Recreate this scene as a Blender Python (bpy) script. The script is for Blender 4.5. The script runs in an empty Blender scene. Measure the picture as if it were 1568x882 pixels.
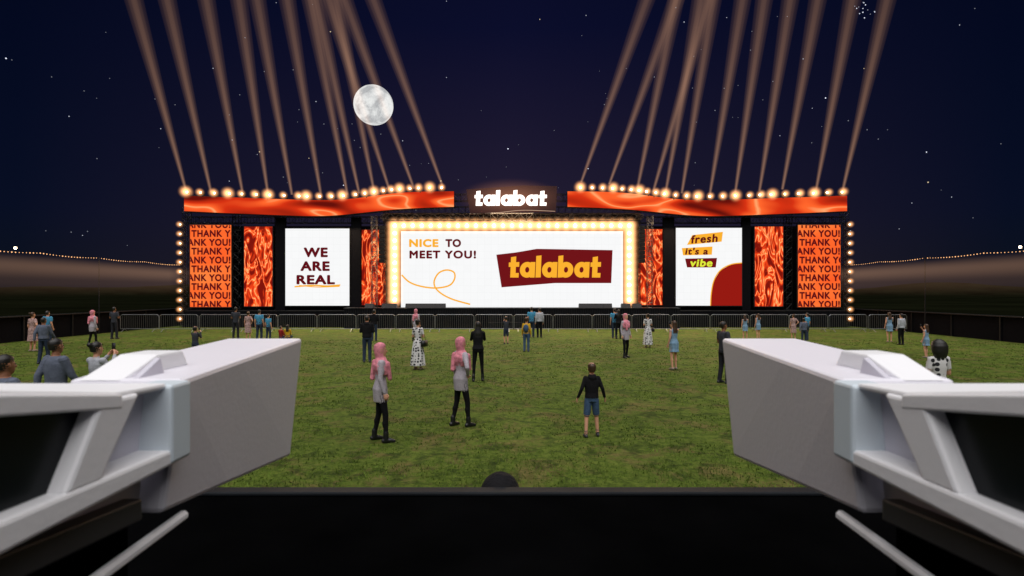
import bpy, bmesh, math, random
import numpy as np
from mathutils import Vector, Matrix, kdtree
random.seed(7); rng=np.random.default_rng(7)
scene=bpy.context.scene
F=800.0; CX=784.0; HZ=448.0; H=2.5
def X(px,Y): return (px-CX)*Y/F
def Z(py,Y): return H-(py-HZ)*Y/F
def lin(r,g,b):
    f=lambda c:(c/255/12.92) if c/255<=0.04045 else ((c/255+0.055)/1.055)**2.4
    return (f(r),f(g),f(b),1)
# ---------------------------------------------------------------- materials
def newmat(name):
    m=bpy.data.materials.new(name); m.use_nodes=True
    nt=m.node_tree; nt.nodes.clear()
    out=nt.nodes.new('ShaderNodeOutputMaterial')
    return m,nt,out
def mat(name,col,rough=.7,metal=0,var=.15,scale=8,bump=0.0,bscale=60,spec=.5):
    m,nt,out=newmat(name)
    b=nt.nodes.new('ShaderNodeBsdfPrincipled')
    b.inputs['Roughness'].default_value=rough; b.inputs['Metallic'].default_value=metal; b.inputs['Specular IOR Level'].default_value=spec
    tc=nt.nodes.new('ShaderNodeTexCoord'); n=nt.nodes.new('ShaderNodeTexNoise')
    n.inputs['Scale'].default_value=scale; n.inputs['Detail'].default_value=4
    nt.links.new(tc.outputs['Object'],n.inputs['Vector'])
    r=nt.nodes.new('ShaderNodeValToRGB')
    r.color_ramp.elements[0].position=.3; r.color_ramp.elements[1].position=.7
    r.color_ramp.elements[0].color=[max(0,c*(1-var)) for c in col[:3]]+[1]
    r.color_ramp.elements[1].color=[min(1,c*(1+var)) for c in col[:3]]+[1]
    nt.links.new(n.outputs['Fac'],r.inputs['Fac']); nt.links.new(r.outputs['Color'],b.inputs['Base Color'])
    if bump>0:
        n2=nt.nodes.new('ShaderNodeTexNoise'); n2.inputs['Scale'].default_value=bscale
        nt.links.new(tc.outputs['Object'],n2.inputs['Vector'])
        bp=nt.nodes.new('ShaderNodeBump'); bp.inputs['Strength'].default_value=bump; bp.inputs['Distance'].default_value=.02
        nt.links.new(n2.outputs['Fac'],bp.inputs['Height']); nt.links.new(bp.outputs['Normal'],b.inputs['Normal'])
    nt.links.new(b.outputs[0],out.inputs['Surface'])
    return m
def emis(name,col,st=1.0):
    m,nt,out=newmat(name)
    e=nt.nodes.new('ShaderNodeEmission'); e.inputs[0].default_value=col; e.inputs[1].default_value=st
    nt.links.new(e.outputs[0],out.inputs['Surface']); return m
def led(name,col,st=1.0):
    """LED wall: emission with faint module seams"""
    m,nt,out=newmat(name)
    tc=nt.nodes.new('ShaderNodeTexCoord'); mp=nt.nodes.new('ShaderNodeMapping'); mp.inputs['Rotation'].default_value=(math.radians(90),0,0)
    br=nt.nodes.new('ShaderNodeTexBrick'); br.offset=0
    br.inputs['Color1'].default_value=col; br.inputs['Color2'].default_value=[c*.985 for c in col[:3]]+[1]
    br.inputs['Mortar'].default_value=[c*.90 for c in col[:3]]+[1]
    br.inputs['Scale'].default_value=1; br.inputs['Mortar Size'].default_value=.006
    br.inputs['Brick Width'].default_value=.5; br.inputs['Row Height'].default_value=.5
    nt.links.new(tc.outputs['Object'],mp.inputs[0]); nt.links.new(mp.outputs[0],br.inputs['Vector'])
    e=nt.nodes.new('ShaderNodeEmission'); e.inputs[1].default_value=st
    nt.links.new(br.outputs['Color'],e.inputs[0]); nt.links.new(e.outputs[0],out.inputs['Surface']); return m
def fire(name,scale=(1,1,1),st=1.2,stops=None,dist=1.5,nscale=.8,ridge=True,detail=2.5):
    m,nt,out=newmat(name)
    tc=nt.nodes.new('ShaderNodeTexCoord'); mp=nt.nodes.new('ShaderNodeMapping'); mp.inputs['Scale'].default_value=scale
    nt.links.new(tc.outputs['Object'],mp.inputs[0])
    n=nt.nodes.new('ShaderNodeTexNoise'); n.inputs['Scale'].default_value=nscale; n.inputs['Detail'].default_value=detail; n.inputs['Distortion'].default_value=dist
    nt.links.new(mp.outputs[0],n.inputs['Vector'])
    src=n.outputs['Fac']
    if ridge:
        a=nt.nodes.new('ShaderNodeMath'); a.operation='SUBTRACT'; a.inputs[1].default_value=.5; nt.links.new(src,a.inputs[0])
        b=nt.nodes.new('ShaderNodeMath'); b.operation='ABSOLUTE'; nt.links.new(a.outputs[0],b.inputs[0])
        c=nt.nodes.new('ShaderNodeMath'); c.operation='MULTIPLY'; c.inputs[1].default_value=6; nt.links.new(b.outputs[0],c.inputs[0]); src=c.outputs[0]
    r=nt.nodes.new('ShaderNodeValToRGB'); nt.links.new(src,r.inputs['Fac'])
    cr=r.color_ramp
    while len(cr.elements)<len(stops): cr.elements.new(.5)
    for el,(p,c) in zip(cr.elements,stops): el.position=p; el.color=c
    e=nt.nodes.new('ShaderNodeEmission'); e.inputs[1].default_value=st
    nt.links.new(r.outputs['Color'],e.inputs[0]); nt.links.new(e.outputs[0],out.inputs['Surface']); return m

M_black=mat('black_steel',(.014,.014,.016),.5,.2,spec=.3)
M_drape=mat('black_drape',(.006,.006,.008),.95,spec=.05)
M_deck=mat('black_deck',(.010,.010,.012),.7,0,.3,5,spec=.1)
M_foh=mat('black_laminate',(.0018,.0018,.002),.8,0,.3,3,spec=.0)
M_truss=mat('truss_metal',(.028,.026,.025),.4,.7)
M_tower=mat('tower_truss_metal',(.07,.065,.065),.4,.8)
M_alu=mat('galvanised_steel',(.30,.31,.33),.4,.85)
M_white=led('led_white',(.95,.955,.96,1),1.0)
M_maroon=emis('led_maroon',lin(96,14,22),1)
M_maroon2=emis('led_maroon_panel',lin(112,20,24),1)
M_yellow=emis('led_yellow',lin(252,178,48),1)
M_lime=emis('led_lime',lin(225,235,60),1)
M_red=emis('led_red',lin(150,26,18),1)
fs=[(0,(1.0,.55,.25,1)),(.07,(1.0,.20,.04,1)),(.26,(.72,.045,.008,1)),(.75,(.17,.006,.003,1))]
M_fire=fire('led_fire',(1.3,1,.5),1.25,fs,1.8,1.0)
hs=[(0,(1,.36,.14,1)),(.10,(.95,.13,.025,1)),(.42,(.62,.03,.006,1)),(1,(.12,.005,.003,1))]
M_head=fire('led_ribbon',(.16,1,.6),1.1,hs,.9,.75,True,1.2)
os_=[(.2,(1,.075,.012,1)),(.5,(1,.15,.028,1)),(.8,(1,.28,.06,1))]
M_orange=fire('led_orange',(.4,1,.6),1.0,os_,.5,.8,False)
M_bulb=emis('bulb_warm',(1,.76,.48,1),14)
M_bulb2=emis('festoon_bulb',(1,.5,.22,1),1.6)
M_lit=emis('sign_letters',(1,.93,.85,1),2.2)
M_edge=emis('sign_edge_strip',(1,.7,.5,1),.6)

# ---------------------------------------------------------------- mesh builder
def empty(name,loc=(0,0,0)):
    o=bpy.data.objects.new(name,None); o.location=loc; scene.collection.objects.link(o); return o
class MB:
    def __init__(s): s.v=[];s.f=[];s.m=[];s.mats=[]
    def mi(s,m):
        if m not in s.mats: s.mats.append(m)
        return s.mats.index(m)
    def add(s,vs,fs,m):
        o=len(s.v); s.v+= [tuple(v) for v in vs]; k=s.mi(m)
        for f in fs: s.f.append([i+o for i in f]); s.m.append(k)
    def box(s,x0,x1,y0,y1,z0,z1,m):
        vs=[(x,y,z) for z in(z0,z1) for y in(y0,y1) for x in(x0,x1)]
        s.add(vs,[(0,2,3,1),(4,5,7,6),(0,1,5,4),(2,6,7,3),(0,4,6,2),(1,3,7,5)],m)
    def prism(s,pts,axis,a,b,m):
        n=len(pts)
        if axis=='x': vs=[(a,p[0],p[1]) for p in pts]+[(b,p[0],p[1]) for p in pts]
        else: vs=[(p[0],a,p[1]) for p in pts]+[(p[0],b,p[1]) for p in pts]
        fs=[tuple(range(n)),tuple(range(2*n-1,n-1,-1))]+[(i,i+n,(i+1)%n+n,(i+1)%n) for i in range(n)]
        s.add(vs,fs,m)
    def tube(s,p0,p1,r,m,n=6,r1=None):
        p0=Vector(p0);p1=Vector(p1); d=(p1-p0); 
        if d.length<1e-6:return
        d.normalize(); r1=r if r1 is None else r1
        u=d.orthogonal().normalized(); w=d.cross(u)
        vs=[]
        for p,rr in((p0,r),(p1,r1)):
            for i in range(n):
                a=2*math.pi*(i+.5)/n; vs.append(p+u*math.cos(a)*rr+w*math.sin(a)*rr)
        s.add(vs,[(i,(i+1)%n,(i+1)%n+n,i+n) for i in range(n)]+[tuple(range(n-1,-1,-1)),tuple(range(n,2*n))],m)
    def ball(s,c,r,m,nu=8,nv=6,sc=(1,1,1)):
        vs=[];fs=[]
        for j in range(nv+1):
            t=math.pi*j/nv
            for i in range(nu):
                a=2*math.pi*i/nu; vs.append((c[0]+r*sc[0]*math.sin(t)*math.cos(a),c[1]+r*sc[1]*math.sin(t)*math.sin(a),c[2]+r*sc[2]*math.cos(t)))
        for j in range(nv):
            for i in range(nu): fs.append((j*nu+i,(j+1)*nu+i,(j+1)*nu+(i+1)%nu,j*nu+(i+1)%nu))
        s.add(vs,fs,m)
    def mesh(s,name,smooth=False):
        me=bpy.data.meshes.new(name); me.from_pydata(s.v,[],s.f)
        for m in s.mats: me.materials.append(m)
        me.polygons.foreach_set('material_index',s.m)
        if smooth: me.polygons.foreach_set('use_smooth',[True]*len(s.f))
        me.update(); return me
    def obj(s,name,parent=None,smooth=False,bevel=0,loc=(0,0,0)):
        me=s.mesh(name,smooth)
        bm=bmesh.new(); bm.from_mesh(me); bmesh.ops.recalc_face_normals(bm,faces=bm.faces); bm.to_mesh(me); bm.free()
        return link(me,name,parent,loc,bevel=bevel)
def link(me,name,parent=None,loc=(0,0,0),rz=0,sc=1,bevel=0):
    o=bpy.data.objects.new(name,me); o.location=loc; o.rotation_euler=(0,0,rz); o.scale=(sc,sc,sc) if not isinstance(sc,tuple) else sc
    scene.collection.objects.link(o)
    if parent: o.parent=parent
    if bevel:
        b=o.modifiers.new('b','BEVEL'); b.width=bevel; b.segments=2; b.limit_method='ANGLE'; b.harden_normals=False
    return o
def truss(mb,p0,p1,w,m,step=None,r=.022):
    p0=Vector(p0);p1=Vector(p1);d=p1-p0;L=d.length;d.normalize()
    u=d.orthogonal().normalized() if abs(d.z)<.9 else Vector((1,0,0))
    if abs(d.z)<.9: u=Vector((0,0,1))
    v=d.cross(u).normalized(); h=w/2
    cs=[(u*a+v*b)*h for a,b in((1,1),(1,-1),(-1,-1),(-1,1))]
    for c in cs: mb.tube(p0+c,p1+c,r,m,5)
    n=max(1,round(L/(step or w))); 
    for i in range(n):
        a=p0+d*(L*i/n); b=p0+d*(L*(i+1)/n)
        for k in range(4):
            c1,c2=cs[k],cs[(k+1)%4]
            if i%2: c1,c2=c2,c1
            mb.tube(a+c1,b+c2,r*.6,m,4)
            mb.tube(a+cs[k],a+cs[(k+1)%4],r*.6,m,4)
# ---------------------------------------------------------------- text (heavy weight made by stacking shifted copies)
dg=bpy.context.evaluated_depsgraph_get
def text(s,px0,px1,py0,py1,Y,m,name,parent,bold=.035,shear=0,clip=None,rot=0,space=1.12):
    cu=bpy.data.curves.new(name,'FONT'); cu.body=s; cu.shear=shear; cu.resolution_u=5; cu.space_character=space
    o=bpy.data.objects.new('tmp',cu); scene.collection.objects.link(o)
    bpy.context.view_layer.update()
    me=bpy.data.meshes.new_from_object(o.evaluated_get(dg())); bpy.data.objects.remove(o)
    co=np.zeros(len(me.vertices)*3); me.vertices.foreach_get('co',co); co=co.reshape(-1,3)
    fs0=[tuple(p.vertices) for p in me.polygons]; bpy.data.meshes.remove(me); nv=len(co)
    allc=[];fsA=[];K=12
    for k in range(K+1):
        c=co.copy()
        if k: c[:,0]+=bold*math.cos(2*math.pi*k/K); c[:,1]+=bold*math.sin(2*math.pi*k/K)
        c[:,2]=k; allc.append(c); fsA+=[tuple(i+k*nv for i in f) for f in fs0]
    co=np.concatenate(allc)
    x0,x1=co[:,0].min(),co[:,0].max(); y0,y1=co[:,1].min(),co[:,1].max()
    wx0,wx1,wz0,wz1=X(px0,Y),X(px1,Y),Z(py1,Y),Z(py0,Y)
    nx=wx0+(co[:,0]-x0)/(x1-x0)*(wx1-wx0); nz=wz0+(co[:,1]-y0)/(y1-y0)*(wz1-wz0)
    if rot:
        cx,cz=(wx0+wx1)/2,(wz0+wz1)/2; c_,s_=math.cos(rot),math.sin(rot)
        nx,nz=cx+(nx-cx)*c_-(nz-cz)*s_, cz+(nx-cx)*s_+(nz-cz)*c_
    out=np.stack([nx,Y-.0006*co[:,2],nz],1)
    me=bpy.data.meshes.new(name); me.from_pydata([tuple(q) for q in out.tolist()],[],fsA); me.materials.append(m)
    if clip:
        bm=bmesh.new(); bm.from_mesh(me)
        a,b,c,d=X(clip[0],Y),X(clip[1],Y),Z(clip[2],Y),Z(clip[3],Y)
        for co_,no in (((a,0,0),(-1,0,0)),((b,0,0),(1,0,0)),((0,0,c),(0,0,1)),((0,0,d),(0,0,-1))):
            bmesh.ops.bisect_plane(bm,geom=bm.verts[:]+bm.edges[:]+bm.faces[:],plane_co=co_,plane_no=no,clear_outer=True)
        bm.to_mesh(me); bm.free()
    me.update(); return link(me,name,parent)
def logo(px0,px1,py0,py1,Y,m,name,parent):
    """'talabat' in a heavy geometric lower case: rings, stems and bars"""
    mb=MB(); W_=6.62; Ht=1.46; kk=[0]
    def P(x,y):
        x+= .06*math.sin(y*1.2)
        return (X(px0,Y)+x/W_*(X(px1,Y)-X(px0,Y)),Y-.0015*kk[0],Z(py1,Y)+y/Ht*(Z(py0,Y)-Z(py1,Y)))
    def bar(x0,x1,y0,y1,sl=0):
        kk[0]+=1; mb.add([P(x0,y0),P(x1,y0+sl*.3),P(x1,y1+sl),P(x0,y1)],[(0,1,2,3)],m)
    def ring(cx,ro=.52,ri=.17):
        kk[0]+=1; n=28; vs=[]
        for i in range(n):
            a=2*math.pi*i/n; vs+=[P(cx+ro*math.cos(a),.51+ro*math.sin(a)),P(cx+ri*.85*math.cos(a),.51+ri*1.1*math.sin(a))]
        mb.add(vs,[(2*i,2*((i+1)%n),2*((i+1)%n)+1,2*i+1) for i in range(n)],m)
    x=0
    for ch in 'talabat':
        if ch=='t': bar(x+.15,x+.52,.0,1.34,.05); bar(x,x+.74,.70,.99,.03); bar(x+.3,x+.74,0,.30); x+=.74
        elif ch=='a': ring(x+.52); bar(x+.74,x+1.08,0,1.02); x+=1.08
        elif ch=='b': ring(x+.56); bar(x,x+.35,0,1.42,.04); x+=1.08
        elif ch=='l': bar(x,x+.37,0,1.42,.04); x+=.37
        x+=.06
    mb.obj(name,parent)
def poly(pts,Y,m,name,parent):
    mb=MB(); mb.add([(X(a,Y),Y,Z(b,Y)) for a,b in pts],[tuple(range(len(pts)))],m); return mb.obj(name,parent)
def stroke(pts,w,Y,m,name,parent,closed=False):
    P=[]; n=len(pts)
    for i in range(n-1):
        p0=pts[max(i-1,0)];p1=pts[i];p2=pts[i+1];p3=pts[min(i+2,n-1)]
        for k in range(10):
            t=k/10
            P.append(tuple(.5*((2*p1[j])+(-p0[j]+p2[j])*t+(2*p0[j]-5*p1[j]+4*p2[j]-p3[j])*t*t+(-p0[j]+3*p1[j]-3*p2[j]+p3[j])*t**3) for j in(0,1)))
    P.append(pts[-1]); vs=[];fs=[]
    for i,p in enumerate(P):
        a=P[max(i-1,0)];b=P[min(i+1,len(P)-1)]; dx,dy=b[0]-a[0],b[1]-a[1]; l=math.hypot(dx,dy) or 1
        nx,ny=-dy/l*w/2,dx/l*w/2
        yy=Y-.00005*i
        vs+=[(X(p[0]+nx,Y),yy,Z(p[1]+ny,Y)),(X(p[0]-nx,Y),yy,Z(p[1]-ny,Y))]
    for i in range(len(P)-1): fs.append((2*i,2*i+1,2*i+3,2*i+2))
    mb=MB(); mb.add(vs,fs,m); mb.obj(name,parent)

# ================================================================= GROUND
m,nt,out=newmat('grass_lawn')
b=nt.nodes.new('ShaderNodeBsdfPrincipled'); b.inputs['Roughness'].default_value=.9; b.inputs['Specular IOR Level'].default_value=.15
tc=nt.nodes.new('ShaderNodeTexCoord')
def noise(sc,det=5,rough=.6,dist=0):
    n=nt.nodes.new('ShaderNodeTexNoise'); n.inputs['Scale'].default_value=sc; n.inputs['Detail'].default_value=det; n.inputs['Roughness'].default_value=rough; n.inputs['Distortion'].default_value=dist
    nt.links.new(tc.outputs['Object'],n.inputs['Vector']); return n.outputs['Fac']
def ramp(src,stops):
    r=nt.nodes.new('ShaderNodeValToRGB'); nt.links.new(src,r.inputs['Fac'])
    while len(r.color_ramp.elements)<len(stops): r.color_ramp.elements.new(.5)
    for el,(p,c) in zip(r.color_ramp.elements,stops): el.position=p; el.color=c
    return r.outputs['Color']
def mixc(fac,a,bb,mode='MIX'):
    mx=nt.nodes.new('ShaderNodeMix'); mx.data_type='RGBA'; mx.blend_type=mode
    if isinstance(fac,float): mx.inputs[0].default_value=fac
    else: nt.links.new(fac,mx.inputs[0])
    for s,i in((a,6),(bb,7)):
        if isinstance(s,tuple): mx.inputs[i].default_value=s
        else: nt.links.new(s,mx.inputs[i])
    return mx.outputs[2]
g1=ramp(noise(7,9,.8),[(.32,(.025,.043,.006,1)),(.5,(.085,.130,.014,1)),(.66,(.16,.20,.033,1))])
dry=ramp(noise(6,7,.8,.3),[(.35,(.085,.062,.018,1)),(.65,(.22,.175,.065,1))])
pm=ramp(noise(1.1,9,.78,.5),[(.50,(0,0,0,1)),(.60,(.8,.8,.8,1))])
col=mixc(pm,g1,dry)
dk=ramp(noise(2.3,8,.75,.4),[(.40,(.42,.47,.42,1)),(.50,(1,1,1,1))])
col=mixc(1.0,col,dk,'MULTIPLY')
big=ramp(noise(.18,3),[(.3,(.70,.74,.68,1)),(.7,(1.12,1.08,1.08,1))])
col=mixc(1.0,col,big,'MULTIPLY')
nt.links.new(col,b.inputs['Base Color'])
bp=nt.nodes.new('ShaderNodeBump'); bp.inputs['Strength'].default_value=.7; bp.inputs['Distance'].default_value=.05
nt.links.new(noise(28,6,.8),bp.inputs['Height']); nt.links.new(bp.outputs['Normal'],b.inputs['Normal'])
nt.links.new(b.outputs[0],out.inputs['Surface']); M_grass=m
M_outer=mat('dark_field',(.0042,.0048,.0022),.95,0,.5,.05,spec=0)
mb=MB(); mb.add([(-3000,-3000,-.02),(3000,-3000,-.02),(3000,3000,-.02),(-3000,3000,-.02)],[(0,1,2,3)],M_outer); mb.obj('ground')
mb=MB(); mb.add([(-25.2,-12,0),(25.2,-12,0),(25.2,46,0),(-25.2,46,0)],[(0,1,2,3)],M_grass); mb.obj('lawn')
# grass blades, clumped
M_blade=mat('grass_blades',(.09,.135,.018),.85,0,.55,1.6,spec=.2)
N=110000
yy=5.5+ (rng.random(N)**1.6)*22; xx=(rng.random(N)*2-1)*(yy*1.0+.5)
cl=np.sin(xx*2.1+1.3*np.sin(yy*1.7))*np.sin(yy*2.6+1.1*np.sin(xx*1.9))+.35*rng.normal(size=N)
keep=(np.abs(xx)<25)&(cl>-.25); xx=xx[keep];yy=yy[keep];N=len(xx)
a=rng.random(N)*math.pi; hgt=.015+.03*rng.random(N); w=.004+.0006*yy*rng.random(N)*2
vs=np.zeros((N,3,3)); dx=np.cos(a)*w;dy=np.sin(a)*w
vs[:,0]=np.stack([xx-dx,yy-dy,np.zeros(N)],1);vs[:,1]=np.stack([xx+dx,yy+dy,np.zeros(N)],1)
vs[:,2]=np.stack([xx+rng.normal(0,.015,N),yy+rng.normal(0,.015,N),hgt],1)
me=bpy.data.meshes.new('grass_blades'); me.vertices.add(N*3); me.vertices.foreach_set('co',vs.ravel())
me.loops.add(N*3); me.loops.foreach_set('vertex_index',np.arange(N*3,dtype=np.int32))
me.polygons.add(N); me.polygons.foreach_set('loop_start',np.arange(0,N*3,3,dtype=np.int32)); me.polygons.foreach_set('loop_total',np.full(N,3,dtype=np.int32))
me.materials.append(M_blade); me.update(calc_edges=True); link(me,'grass_blades')
# distant hills
mb=MB(); n=120; vs=[]
for i in range(n+1):
    t=math.radians(-75+150*i/n); R=700
    h=6+5*math.sin(i*.21+1)+2.5*math.sin(i*.57)+random.random()*1.0
    vs+=[(R*math.sin(t),R*math.cos(t),-1),((R+60)*math.sin(t),(R+60)*math.cos(t),h)]
mb.add(vs,[(2*i,2*i+2,2*i+3,2*i+1) for i in range(n)],M_outer); mb.obj('hills')

# ================================================================= PERIMETER
for sgn in(-1,1):
    xw=25.3*sgn
    mb=MB(); mb.box(min(xw,xw+.15*sgn),max(xw,xw+.15*sgn),-10,46,-.01,1.25,M_drape)
    mb.box(xw-.17,xw+.19,-10,46,1.251,1.31,M_black); 
    for k in range(19):
        mb.box(xw-.06*sgn-.03,xw-.06*sgn+.03,-9+3*k-.03,-9+3*k+.03,0,1.248,M_black)
    mb.obj('perimeter_fence')
    rig=empty('festoon_light_string')
    mb=MB(); zc=4.62; xs=25.0*sgn; y0,y1=8,39.5
    nb=160
    pts=[]
    for k in range(nb+1):
        y=y0+(y1-y0)*k/nb; z=zc-.07*abs(math.sin(math.pi*k/20)); pts.append((xs,y,z))
        mb.ball((xs,y,z-.03),.018+.014*random.random(),M_bulb2,6,4)
    for p,q in zip(pts[:-1],pts[1:]): mb.tube(p,q,.008,M_black,4)
    for k in range(0,nb+1,40):
        mb.tube((xs,pts[k][1],0),(xs,pts[k][1],zc+.05),.025,M_black,6)
    mb.ball((xs,26.3 if sgn<0 else 25.7,zc+.12),.06,M_bulb,8,6)
    mb.obj('bulbs_cable_poles',rig)
# crowd barriers
mb=MB()
L=2.42; hh=1.1
for a_,b_ in(((-L/2,.18),(-L/2,hh-.1)),((L/2,.18),(L/2,hh-.1)),((-L/2+.1,hh),(L/2-.1,hh)),((-L/2,.2),(L/2,.2)),((-L/2,hh-.1),(-L/2+.1,hh)),((L/2,hh-.1),(L/2-.1,hh))):
    mb.tube((a_[0],0,a_[1]),(b_[0],0,b_[1]),.019,M_alu,6)
for k in range(1,20):
    x=-L/2+L*k/20; mb.tube((x,0,.2),(x,0,hh),.006,M_alu,4)
for x in(-L/2+.25,L/2-.25):
    mb.tube((x,0,.2),(x,-.28,.012),.016,M_alu,5); mb.tube((x,0,.2),(x,.28,.012),.016,M_alu,5)
me=mb.mesh('crowd_barrier')
for i in range(20):
    x=(i-9.5)*2.5+.1
    link(me,'crowd_barrier',None,(x,33.2+.05*random.uniform(-1,1),0),random.uniform(-.012,.012))

# ================================================================= STAGE
YS=38.0
stage=empty('concert_stage')
mb=MB()
mb.box(X(538,YS),X(1030,YS),36.3,41.5,0,1.38,M_deck)
mb.box(X(538,YS)-.02,X(1030,YS)+.02,36.25,41.5,1.382,1.43,M_black)
k=X(540,YS)
while k<X(1028,YS):
    mb.tube((k,36.29,0.02),(k,36.29,1.37),.035,M_drape,5); k+=.16
mb.box(-1.6,1.6,35.6,36.24,0,.46,M_deck); mb.box(-1.6,1.6,35.95,36.24,.462,.92,M_deck)
for a_,b_ in((285,536),(1032,1290)):
    mb.box(X(a_,YS),X(b_,YS),37.5,41.5,0,1.15,M_drape)
    mb.box(X(a_,YS)-.02,X(b_,YS)+.02,37.46,41.5,1.152,1.2,M_black)
mb.obj('stage_deck',stage)
mb=MB(); mb.box(X(300,39.5),X(1270,39.5),39.6,39.75,1.2,Z(346,39.5),M_drape); 
for k in range(150):
    x=X(302,39.5)+k*.305; mb.tube((x,39.58,1.25),(x,39.58,Z(348,39.5)),.07,M_drape,5)
mb.obj('backdrop_drape',stage)
# truss structure
mb=MB(); T=M_truss
for px in(286,363,427,545,573,995,1025,1142,1206,1293):
    w=.36 if px in(573,995) else .42; yb=37.0 if px in(573,995) else 38.6
    truss(mb,(X(px,yb),yb,0.02 if px not in(573,995) else 1.43),(X(px,yb),yb,Z(330 if px in(573,995) else 318,yb)),w,M_tower if px in(573,995) else T,None,.020)
for py,yb in((312,38.3),(337,38.6)):
    truss(mb,(X(284,yb),yb,Z(py,yb)),(X(700,yb),yb,Z(py,yb)),.45,T); truss(mb,(X(868,yb),yb,Z(py,yb)),(X(1295,yb),yb,Z(py,yb)),.45,T)
truss(mb,(X(588,37.2),37.2,Z(333,37.2)),(X(980,37.2),37.2,Z(333,37.2)),.5,T)
truss(mb,(X(590,39.4),39.4,Z(322,39.4)),(X(978,39.4),39.4,Z(322,39.4)),.5,T)
truss(mb,(X(695,38.2),38.2,Z(303,38.2)),(X(873,38.2),38.2,Z(303,38.2)),.5,T)
for px in(592,640,695,873,928,976):
    truss(mb,(X(px,38),36.9,Z(333,37.5)),(X(px,38),40.2,Z(330,37.5)),.3,T,None,.016)
for px in(591,977):
    truss(mb,(X(px,37.8),37.9,1.43),(X(px,37.8),37.9,Z(320,37.8)),.32,T,None,.018)
mb.obj('truss_frame',stage)
mb=MB()
for a_,b_ in((421,436),(537,552),(1016,1033),(1137,1150)):
    mb.box(X(a_,YS),X(b_,YS),38.05,38.3,1.2,Z(333,YS),M_drape)
mb.box(X(590,YS),X(978,YS),38.3,38.45,Z(350,YS),Z(326,YS),M_drape)
for a_ in(584,984):
    for k in range(9):
        zc=Z(345,37.4)-k*.3
        mb.box(X(a_,37.4)-.22,X(a_,37.4)+.22,37.5,38.0,zc-.27,zc,M_black)
mb.obj('masking_panels',stage,bevel=.01)

def screen(name,x0,x1,y0,y1,m,Y=YS):
    e=empty(name)
    mb=MB(); f=.06
    mb.box(X(x0,Y)-f,X(x1,Y)+f,Y+.004,Y+.16,Z(y1,Y)-f,Z(y0,Y)+f,M_black); mb.obj('cabinet_frame',e)
    mb=MB(); mb.add([(X(x0,Y),Y,Z(y1,Y)),(X(x1,Y),Y,Z(y1,Y)),(X(x1,Y),Y,Z(y0,Y)),(X(x0,Y),Y,Z(y0,Y))],[(0,1,2,3)],m); mb.obj('display_face',e)
    return e
YT=YS-.012
for (a_,b_) in((291,354),(1222,1287)):
    e=screen('led_screen',a_,b_,344.5,470,M_orange)
    for r in range(10):
        py=338.5+r*13.55
        off=(-22,2)[r%2] if a_<500 else (2,-20)[r%2]
        text('THANK YOU!',a_+off,a_+off+84,py,py+11,YT,M_maroon,'thank_you_text',e,.045,clip=(a_+.3,b_-.3,344.8,469.7))
for (a_,b_,c_,d_) in((374,417,347,469),(554,590,352,467),(978,1016,351,467),(1156,1199,347,469)):
    screen('led_screen',a_,b_,c_,d_,M_fire,38.35 if b_-a_<40 else YS)
e=screen('led_screen',437,535,350,468,M_white)
text('WE',465,502,379,394,YT,M_maroon,'text_we',e,.05); text('ARE',460,505,400,415,YT,M_maroon,'text_are',e,.05); text('REAL',454,513,421,435.5,YT,M_maroon,'text_real',e,.05)
stroke([(451,439),(480,437),(500,438),(521,436.5)],2.2,YT,M_yellow,'underline',e)
stroke([(458,437),(486,439.5),(520,438.5)],1.4,YT-.006,M_yellow,'underline_swash',e)
e=screen('led_screen',1035,1136,349,468,M_white)
poly([(1060,360),(1107,355),(1105,370),(1052,375)],YT,M_yellow,'tag_fresh',e); text('fresh',1058,1099,359,372,YT-.01,M_maroon,'text_fresh',e,.035,.15,rot=.06)
poly([(1044,380),(1091,377.5),(1090,390),(1046,391)],YT,M_yellow,'tag_its_a',e); text("it's a",1049,1084,379,390,YT-.01,M_maroon,'text_its_a',e,.035,.15)
poly([(1049,396),(1098,395),(1096,409.5),(1052,409.5)],YT,M_maroon2,'tag_vibe',e); text('vibe',1057,1091,396.5,408.5,YT-.01,M_lime,'text_vibe',e,.035,.15)
arc=[(1088,468),(1089,450),(1093,430),(1103,414),(1119,405),(1136,402.5)]
poly(arc+[(1136,468)],YT,M_red,'red_shape',e); stroke(arc,1.6,YT-.012,M_yellow,'shape_outline',e)
e=screen('main_led_screen',614,954,354,472,M_white)
text('NICE',626.5,671.5,366,378.5,YT,M_yellow,'text_nice',e,.05); text('TO',682,706,366,378.5,YT,M_maroon,'text_to',e,.05); text('MEET YOU!',627,729,383.5,396,YT,M_maroon,'text_meet_you',e,.045,space=1.18)
stroke([(615,421),(627,432),(645,438.5),(668,441),(688,437),(696,427),(695,417),(684,413.5),(672,418),(665,430),(667,441),(678,451),(695,459),(720,466)],2.3,YT-.004,M_yellow,'swirl_line',e)
poly([(760,390),(790,386.5),(822,381),(938,383),(936,433.5),(850,433.5),(768,440)],YT,M_maroon2,'logo_plate',e)
logo(778,921,391,425,YT-.01,M_yellow,'logo_text',e)
# centre sign
e=empty('illuminated_sign'); YC=37.3
mb=MB(); pts=[(714,290),(740,288.5),(800,284),(853,285),(851,324),(800,322.5),(720,328)]
mb.prism([(X(a_,YC),Z(b_,YC)) for a_,b_ in pts],'y',YC,YC+.3,mat('sign_maroon',lin(62,13,14),.5)); mb.obj('sign_plate',e)
stroke([(718,327.5),(760,325.8),(800,322.0),(850,323.5)],.7,YC-.02,M_edge,'edge_glow',e)
logo(726,838,291,315,YC-.06,M_lit,'sign_letters',e)
mb=MB()
for px in(735,784,833): mb.tube((X(px,38),37.5,Z(300,38)),(X(px,38),38.1,Z(303,38)),.04,M_black)
mb.obj('sign_brackets',e)
sign_e=e

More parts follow.
